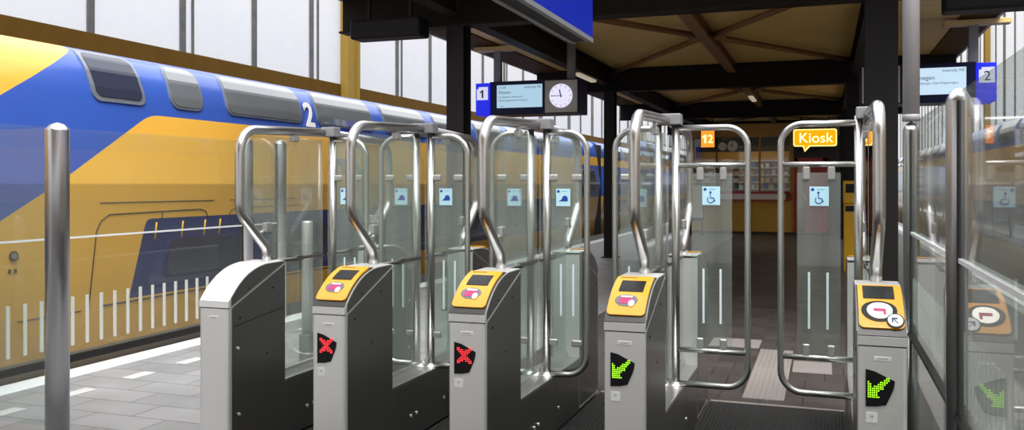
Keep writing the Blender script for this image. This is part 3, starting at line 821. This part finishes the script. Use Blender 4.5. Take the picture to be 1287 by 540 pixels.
# ------------------------------------------------------------------ trains
def prof_x(z):
    pts = [(-.45, -.26), (.0, -.21), (.3, -.17), (1.6, 0), (2.40, -.10), (2.62, -.135), (2.80, -.19), (2.92, -.26), (2.985, -.34), (3.03, -.48), (3.06, -.60), (3.13, -1.4)]
    for (z0, x0), (z1, x1) in zip(pts, pts[1:]):
        if z <= z1: return x0 + (x1 - x0) * (z - z0) / (z1 - z0)
    return -1.4
PROF_Z = [-.45, 0, .3, .33, 1.585, 1.6, 1.615, 2.2, 2.40, 2.52, 2.62, 2.72, 2.80, 2.86, 2.92, 2.955, 2.985, 3.01, 3.03, 3.06, 3.13]

def train(X, face, label, y0, joint, y1, digit=True):
    """face +1: side seen looks towards +X. coordinates of the train are world Y and Z"""
    root = thing('train', (X, 0, 0), label, 'train')
    smap = lambda u, z, off: (face * (prof_x(z) + off), u, z)
    for a, b in ((y0, joint - .3), (joint + .3, y1)):
        mb = MB()
        side = [(face * prof_x(z), z) for z in PROF_Z]
        far = [(face * (-2.8 - prof_x(z)), z) for z in PROF_Z[:-1]][::-1]
        mb.prism(side + far, 'y', a, b)
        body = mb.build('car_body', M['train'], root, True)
        MB().box(*sorted((face * -.25, face * -2.55)), a + .3, b - .3, -.95, -.45).build('underframe', M['train_black'], root)
    mb = MB().box(*sorted((face * -.12, face * -2.6)), joint - .3, joint + .3, -.4, 2.9)
    mb.build('gangway', M['train_black'], root)
    def window(ya, yb, za, zb, r=.12, pane='win_pane', fw=.028, rake=0., name='window', fm='win_frame'):
        c = (ya + yb) / 2; hw = (yb - ya) / 2; L_ = zb - za
        rk = lambda u, z, off: smap(u + rake * (z - za), z, off)
        fr = MB().patch(rk, za, zb, rounded(r, L_, hw), .022, -.004, 22, c, True).build(name + '_frame', M[fm], root)
        MB().patch(rk, za + fw, zb - fw, rounded(r - fw * .6, L_ - 2 * fw, hw - fw), .006, .02, 20, c, True).build(name + '_pane', M[pane], fr)
        return fr
    z0, z1 = 2.475, 3.005
    w = window(7.05, 7.80, z0 - .01, z1 + .02, .10, 'win_blue', .05, -.12)
    window(8.19, 8.76, z0, z1, .14)
    ws = [(9.2, 10.9), (11.3, 13.0), (13.43, 15.13), (15.56, 17.26), (17.69, 19.39), (19.82, 21.52), (21.95, 23.65)]
    for a, b in ws: window(a, b, z0, z1)
    for k in range(9): window(30.4 + k * 2.1, 32.1 + k * 2.1, z0, z1)
    for a, b in ((10.2, 11.7), (12.2, 13.7), (14.2, 15.7), (16.2, 17.7), (18.2, 19.7), (20.2, 21.7)): window(a, b, .52, 1.02, .1, 'win_blue', fm='win_navy')
    window(8.1, 9.6, .52, .98, .1, 'win_blue', fm='win_navy')
    window(26.2, 27.8, 1.37, 2.07, .12, 'win_pane', .04, -.18)
    for k in range(7): window(31 + k * 2.1, 32.7 + k * 2.1, .52, 1.02, .1)
    if y0 < 4: window(2.9, 4.6, z0, z1)
    # equipment hatches, seams and grab marks on the yellow side
    def seam(pts, r=.008, name='seam'):
        MB().tube([(face * (prof_x(z) + .001), y, z) for y, z in pts], r, 0, 6).build(name, M['train_dark'], root)
    seam([(7.06, 1.405), (8.84, 1.40)], .006); seam([(9.15, 1.40), (10.6, 1.40)], .006)
    seam([(7.05, .2), (7.05, 1.12), (7.10, 1.22), (7.20, 1.28), (8.62, 1.30), (8.72, 1.27), (8.76, 1.2)], .007)
    seam([(9.16, 1.2), (9.2, 1.27), (9.3, 1.3), (10.7, 1.3)], .006); seam([(7.98, 1.29), (7.98, 1.2)], .007)
    seam([(7.2, .32), (12, .32)], .01); seam([(6.2, .3), (6.95, .3)], .006)
    for y in (7.9, 8.33, 8.72, 9.0):
        MB().tube([(face * (prof_x(1.17) + .006), y, 1.17), (face * (prof_x(.98) + .006), y, .98)], .010, 0, 6).build('hinge', M['yellow_box'], root)
    hb = MB(); hb.disc((face * (prof_x(.93) + .003), 6.09, .93), .05, 'x', .012, 20); hb.build('round_valve', M['train_dark'], root)
    MB().disc((face * (prof_x(.93) + .010), 6.09, .93), .028, 'x', .012, 16).build('valve_cap', M['win_frame'], root)
    for ya_ in (6.05, 6.11):
        MB().box(*sorted((face * (prof_x(.79) - .01), face * (prof_x(.79) + .006))), ya_, ya_ + .03, .77, .81).build('valve_mark', M['train_dark'], root)
    if digit:
        rot = FACE_EAST if face > 0 else FACE_WEST
        tilt = Matrix.Rotation(-face * math.radians(12), 3, 'Y')
        text_mesh('class_number', '2', .50, M['white'], root, (face * -.085, 11.13 - .17 * face, 2.445), tilt @ rot, .004, bold=.012)
    # operator's double arrow mark
    lg = MB(); x = face * .002
    for sgn, y_, z_ in ((1, 11.75, 1.86), (-1, 12.25, 1.74)):
        lg.prism([(y_ - sgn * .28, z_ - .10 * sgn * 0 + .06), (y_ - sgn * .02, z_ + .26), (y_ - sgn * .02, z_ + .13), (y_ + sgn * .42, z_ + .13), (y_ + sgn * .42, z_ + .02), (y_ - sgn * .02, z_ + .02), (y_ - sgn * .02, z_ - .14)], 'x', min(0, x), max(0, x) + .001)
    for v in lg.bm.verts: v.co.x += face * prof_x(v.co.z)
    lg.build('operator_mark', M['logo'], root)
    return root
train(-7.0, 1, 'long yellow and blue double-deck train on the track behind the striped glass fence', 1.5, 28.6, 60)
train(3.45, -1, 'yellow and blue double-deck train on the track beyond the tall glass wall', 1.5, 28.6, 60)

# ------------------------------------------------------------------ shed walls beyond the tracks
def shed_wall(name, x, sgn, ya, yb):
    w = struct(MB().box(x - .02, x + .02, ya, yb, 3.78, 9.0).build(name, M['sheets']))
    xi = x + sgn * .05
    struct(MB().box(min(x, x + sgn * .12), max(x, x + sgn * .12), ya, yb, 3.55, 3.87).build('base_beam', M['wood_beam'], w))
    struct(MB().box(x - .05, x + .05, ya, yb, -1.1, 3.55).build('lower_wall', M['box_dark'], w))
    y = 10.34 - 2.02 * 5
    k = 0
    while y < yb:
        if y > ya:
            struct(MB().box(min(x, xi), max(x, xi), y - .06, y + .06, 3.87, 9.0).build('mullion', M['mullion'], w))
            if k % 2 == 0: struct(MB().box(min(x, xi), max(x, xi), y + .24, y + .27, 3.87, 9.0).build('glazing_bar', M['mullion'], w))
        y += 2.02; k += 1
    for y in (17.75, 17.75 + 26, 17.75 - 13):
        c = MB().box(x + sgn * .02 - .08, x + sgn * .02 + .08, y - .27, y + .27, 3.87, 9.0)
        c = MB()
        xa, xb = sorted((x + sgn * .10, x + sgn * .30))
        c.box(xa, xb, y - .27, y - .24, 3.55, 9); c.box(xa, xb, y + .24, y + .27, 3.55, 9); c.box((xa + xb) / 2 - .015, (xa + xb) / 2 + .015, y - .24, y + .24, 3.55, 9)
        struct(c.build('wall_column', M['ochre'], w))
    return w
shed_wall('wall_left', -10.5, 1, 0, 95)
shed_wall('wall_right', 7.0, -1, 0, 95)

# ------------------------------------------------------------------ kiosk at the far end
KY = 29.0
kk = thing('kiosk', (-1.9, KY, 0), 'station kiosk with yellow front, red door and lit shop window under the roof', 'kiosk')
def kp(name, m, *boxes, bev=0.):
    mb = MB()
    for b in boxes: mb.box(b[0] + 1.9, b[1] + 1.9, b[2], b[3], b[4], b[5], bev)
    return mb.build(name, M[m], kk)
kp('back_wall', 'box_dark', (-4.3, .7, 2.6, 2.7, 0, 3.5))
kp('side_wall', 'box_dark', (-4.35, -4.25, 0, 2.7, 0, 3.5)); kp('side_wall', 'box_dark', (.62, .72, 0, 2.7, 0, 3.5))
kp('roof', 'box_dark', (-4.35, .72, 0, 2.7, 3.5, 3.56))
kp('fascia', 'kiosk_wood', (-4.3, .7, -.06, .0, 3.10, 3.52))
kp('front_panel', 'kiosk_yellow', (-4.3, -2.21, -.05, .05, .08, 1.06), (-2.19, -1.0, -.05, .05, .08, 1.06))
kp('plinth', 'box_dark', (-4.3, .7, -.04, .06, 0, .08))
cn = kp('counter', 'kiosk_red', (-4.3, -1.15, -.22, .30, 1.29, 1.36), (-4.3, -1.15, -.22, .30, 1.06, 1.11))
MB().tube([(.75, -.20, 1.335), (.86, -.20, 1.335), (.93, -.20, 1.21), (.86, -.20, 1.085), (.75, -.20, 1.085)], .03, .1, 8).build('counter_end', M['kiosk_red'], kk)
kp('counter_front', 'shelf', (-4.3, -1.15, -.19, -.12, 1.11, 1.29))
kp('mullion', 'kiosk_wood', (-1.98, -1.92, -.04, .02, 1.36, 3.1)); kp('mullion', 'box_dark', (-3.32, -3.27, -.04, .02, 1.36, 3.1)); kp('mullion', 'kiosk_wood', (-1.04, -.92, -.04, .04, .08, 3.1))
kp('shop_window', 'fence_glass', (-4.25, -1.04, -.012, -.004, 1.36, 3.1))
dr = kp('door', 'kiosk_red', (-.90, -.80, -.03, .03, .05, 2.42), (-.62, .10, -.03, .03, .05, 1.25), (-.05, .10, -.03, .03, 1.25, 2.42), (-.90, .12, -.03, .03, 2.30, 2.42), (-.62, -.05, -.02, .02, 1.25, 2.3))
MB().box(1.02, 1.27, -.006, .006, .1, 2.3).build('door_glass', M['fence_glass'], dr)
MB().tube([(1.32, -.08, 1.0), (1.32, -.08, 1.3)], .025, 0, 8).build('door_handle', M['steel_bright'], dr)
kp('front_wall', 'box_dark', (.12, .70, -.03, .03, .05, 3.1), (-.92, .12, -.03, .03, 2.42, 3.1))
sv = kp('shelving', 'shelf', *[(-4.2, -1.1, 1.45, 1.75, z, z + .035) for z in (1.40, 1.64, 1.88, 2.12, 2.36)])
kp('shelf_back', 'kiosk_wood', (-4.2, .5, 1.76, 1.8, .1, 2.7))
kp('ceiling_lamp', 'lamp', (-3.6, -1.4, .6, .75, 3.36, 3.42)); kp('ceiling_lamp', 'lamp', (-.8, .2, .9, 1.05, 3.36, 3.42))
pk_m = [mat('packet_%d' % i, c, .5) for i, c in enumerate(((.6, .08, .05), (.75, .6, .4), (.1, .15, .35), (.7, .45, .08), (.7, .7, .68), (.25, .1, .05)))]
first = None
for r_, z in enumerate((1.435, 1.675, 1.915, 2.155)):
    x = -4.1
    while x < -1.25:
        w_ = random.uniform(.09, .2); h_ = random.uniform(.09, .17)
        mb = MB().box(0, w_, 0, .12, 0, h_, .012, 2)
        o = mb.build('snack_packet', random.choice(pk_m)); o.location = (x, KY + 1.48, z + .001)
        tag(o, 'small packet on the lit shelves behind the kiosk window', 'packet', 'packets on the kiosk shelves')
        x += w_ + random.uniform(.03, .12)
# round clock and a second round dial behind the kiosk window
def dial(x, z, r, label, hands):
    d = thing('wall_clock', (x, KY + .25, z), label, 'clock')
    MB().disc((0, 0, 0), r, 'y', .05, 28).build('rim', M['grey_plastic'], d)
    MB().disc((0, -.028, 0), r * .86, 'y', .01, 28).build('face', M['white'], d)
    if hands:
        mb = MB(); mb.tube([(0, -.037, 0), (0, -.037, r * .7)], .012, 0, 6); mb.tube([(0, -.037, 0), (-r * .4, -.037, r * .2)], .014, 0, 6); mb.build('hands', M['ink'], d)
dial(-2.82, 2.83, .19, 'round white wall clock behind the kiosk window below the brown fascia', True)
dial(-3.14, 2.82, .15, 'pale round dial next to the clock behind the kiosk window', False)

ks = thing('kiosk_sign', (-.28, KY - .35, 3.03), 'glowing orange speech-bubble sign reading Kiosk', 'sign')
def bubble(g, y0, y1, name, m):
    w, h, r = .64 - g, .27 - g, .07
    pts = []
    for cx_, cz, a0 in ((w - r, h - r, 0), (-w + r, h - r, 90), (-w + r, -h + r, 180)):
        for k in range(5):
            a = math.radians(a0 + k * 22.5); pts.append((cx_ + r * math.cos(a), cz + r * math.sin(a)))
    pts += [(-.36 + g, -h), (-.30, -.44 + g * 1.6), (-.14 - g, -h)]
    for k in range(5):
        a = math.radians(270 + k * 22.5); pts.append((w - r + r * math.cos(a), -h + r + r * math.sin(a)))
    return MB().prism(pts, 'y', y0, y1).build(name, M[m], ks)
bubble(-.02, .0, .14, 'housing', 'black'); bubble(0, -.012, .0, 'rim', 'kiosk_rim'); bubble(.035, -.022, -.012, 'face', 'kiosk_orange')
text_mesh('lettering', 'Kiosk', .44, M['kiosk_text'], ks, (.02, -.026, -.15), FACE_CAM, .004, 'CENTER')
for x in (-.4, .4): MB().box(x - .02, x + .02, .05, .09, .26, 4.09 - 3.03).build('hanger', M['dark_frame'], ks)

ns = thing('number_sign', (-3.54, KY - .35, 2.76), 'small lit orange sign with the number 12 in front of the kiosk', 'sign')
MB().box(-.23, .23, 0, .12, 0, .58, .02).build('housing', M['black'], ns)
MB().box(-.21, .21, -.01, .0, .02, .56).build('lit_face', M['orange_lit'], ns)
MB().prism(digit_one(-.08, .16, .26), 'y', -.019, -.011).build('figure', M['kiosk_text'], ns)
text_mesh('figure', '2', .37, M['kiosk_text'], ns, (.085, -.016, .16), FACE_CAM, .003, 'CENTER')
for x in (-.15, .15): MB().box(x - .015, x + .015, .04, .08, .57, 1.33).build('hanger', M['dark_frame'], ns)

# poster stand and yellow validator on the platform
ps = thing('poster_board', (-3.75, 27.6, 0), 'pale notice board on two legs standing left of the kiosk front', 'notice board')
MB().box(-.22, .22, -.03, .03, .45, 1.62, .01).build('board', M['dark_frame'], ps)
MB().box(-.19, .19, -.038, -.03, .55, 1.56).build('paper', M['shelf'], ps)
for x in (-.17, .17): MB().box(x - .025, x + .025, -.025, .025, 0, .46).build('leg', M['dark_frame'], ps)
yv = thing('ticket_validator', (.45, 17.2, 0), 'yellow card validator pillar in front of the second row of columns', 'validator')
MB().box(-.12, .12, -.10, .10, 0, 1.42, .015).build('pillar', M['yellow_box'], yv)
MB().box(-.13, .13, -.13, .10, 1.24, 1.66, .02).build('head', M['yellow_box'], yv)
MB().box(-.09, .09, -.135, -.128, 1.44, 1.60).build('screen', M['screen_dark'], yv)
MB().box(-.09, .09, -.110, -.098, 1.10, 1.20).build('slot_panel', M['screen_dark'], yv)

# ------------------------------------------------------------------ light
wd = bpy.data.worlds.new('overcast'); SC.world = wd; wd.use_nodes = True
nt = wd.node_tree; nt.nodes.clear()
out = nt.nodes.new('ShaderNodeOutputWorld'); bg = nt.nodes.new('ShaderNodeBackground')
tc = nt.nodes.new('ShaderNodeTexCoord'); sp = nt.nodes.new('ShaderNodeSeparateXYZ')
nt.links.new(tc.outputs['Generated'], sp.inputs[0])
mr = nt.nodes.new('ShaderNodeMapRange'); mr.inputs[1].default_value = .1; mr.inputs[2].default_value = 1.0
mr.inputs[3].default_value = .80; mr.inputs[4].default_value = 2.6
nt.links.new(sp.outputs[2], mr.inputs[0]); nt.links.new(mr.outputs[0], bg.inputs[1])
bg.inputs[0].default_value = (.95, .97, 1.0, 1)
nt.links.new(bg.outputs[0], out.inputs[0])

sl = bpy.data.lights.new('added_soft_sun', 'SUN'); sl.energy = 4.0; sl.angle = math.radians(45); sl.color = (1, .98, .95)  # soft sun added to brighten the train side under the overcast sky
so = bpy.data.objects.new('added_soft_sun', sl); COL.objects.link(so)
az, el = math.radians(24), math.radians(56)
d = Vector((math.sin(az) * math.cos(el), -math.cos(az) * math.cos(el), math.sin(el)))
so.rotation_euler = d.to_track_quat('Z', 'Y').to_euler(); so.location = (20, -40, 60)

# ------------------------------------------------------------------ camera
cd = bpy.data.cameras.new('camera'); cam = bpy.data.objects.new('camera', cd); COL.objects.link(cam)
cam.location = (0, 0, 1.6); cam.rotation_euler = (PI / 2, 0, .343)
cd.sensor_fit = 'HORIZONTAL'; cd.sensor_width = 36; cd.lens = 36 * 1100 / 1287
cd.shift_y = -39 / 1287; cd.clip_start = .05; cd.clip_end = 500
SC.camera = cam
SC.view_settings.view_transform = 'Standard'
try: SC.view_settings.look = 'None'
except Exception: pass
SC.view_settings.gamma = 1; SC.view_settings.use_curve_mapping = False
SC.view_settings.exposure = 0.4
SC.cycles.max_bounces = 12; SC.cycles.transparent_max_bounces = 40; SC.cycles.diffuse_bounces = 5; SC.cycles.glossy_bounces = 5
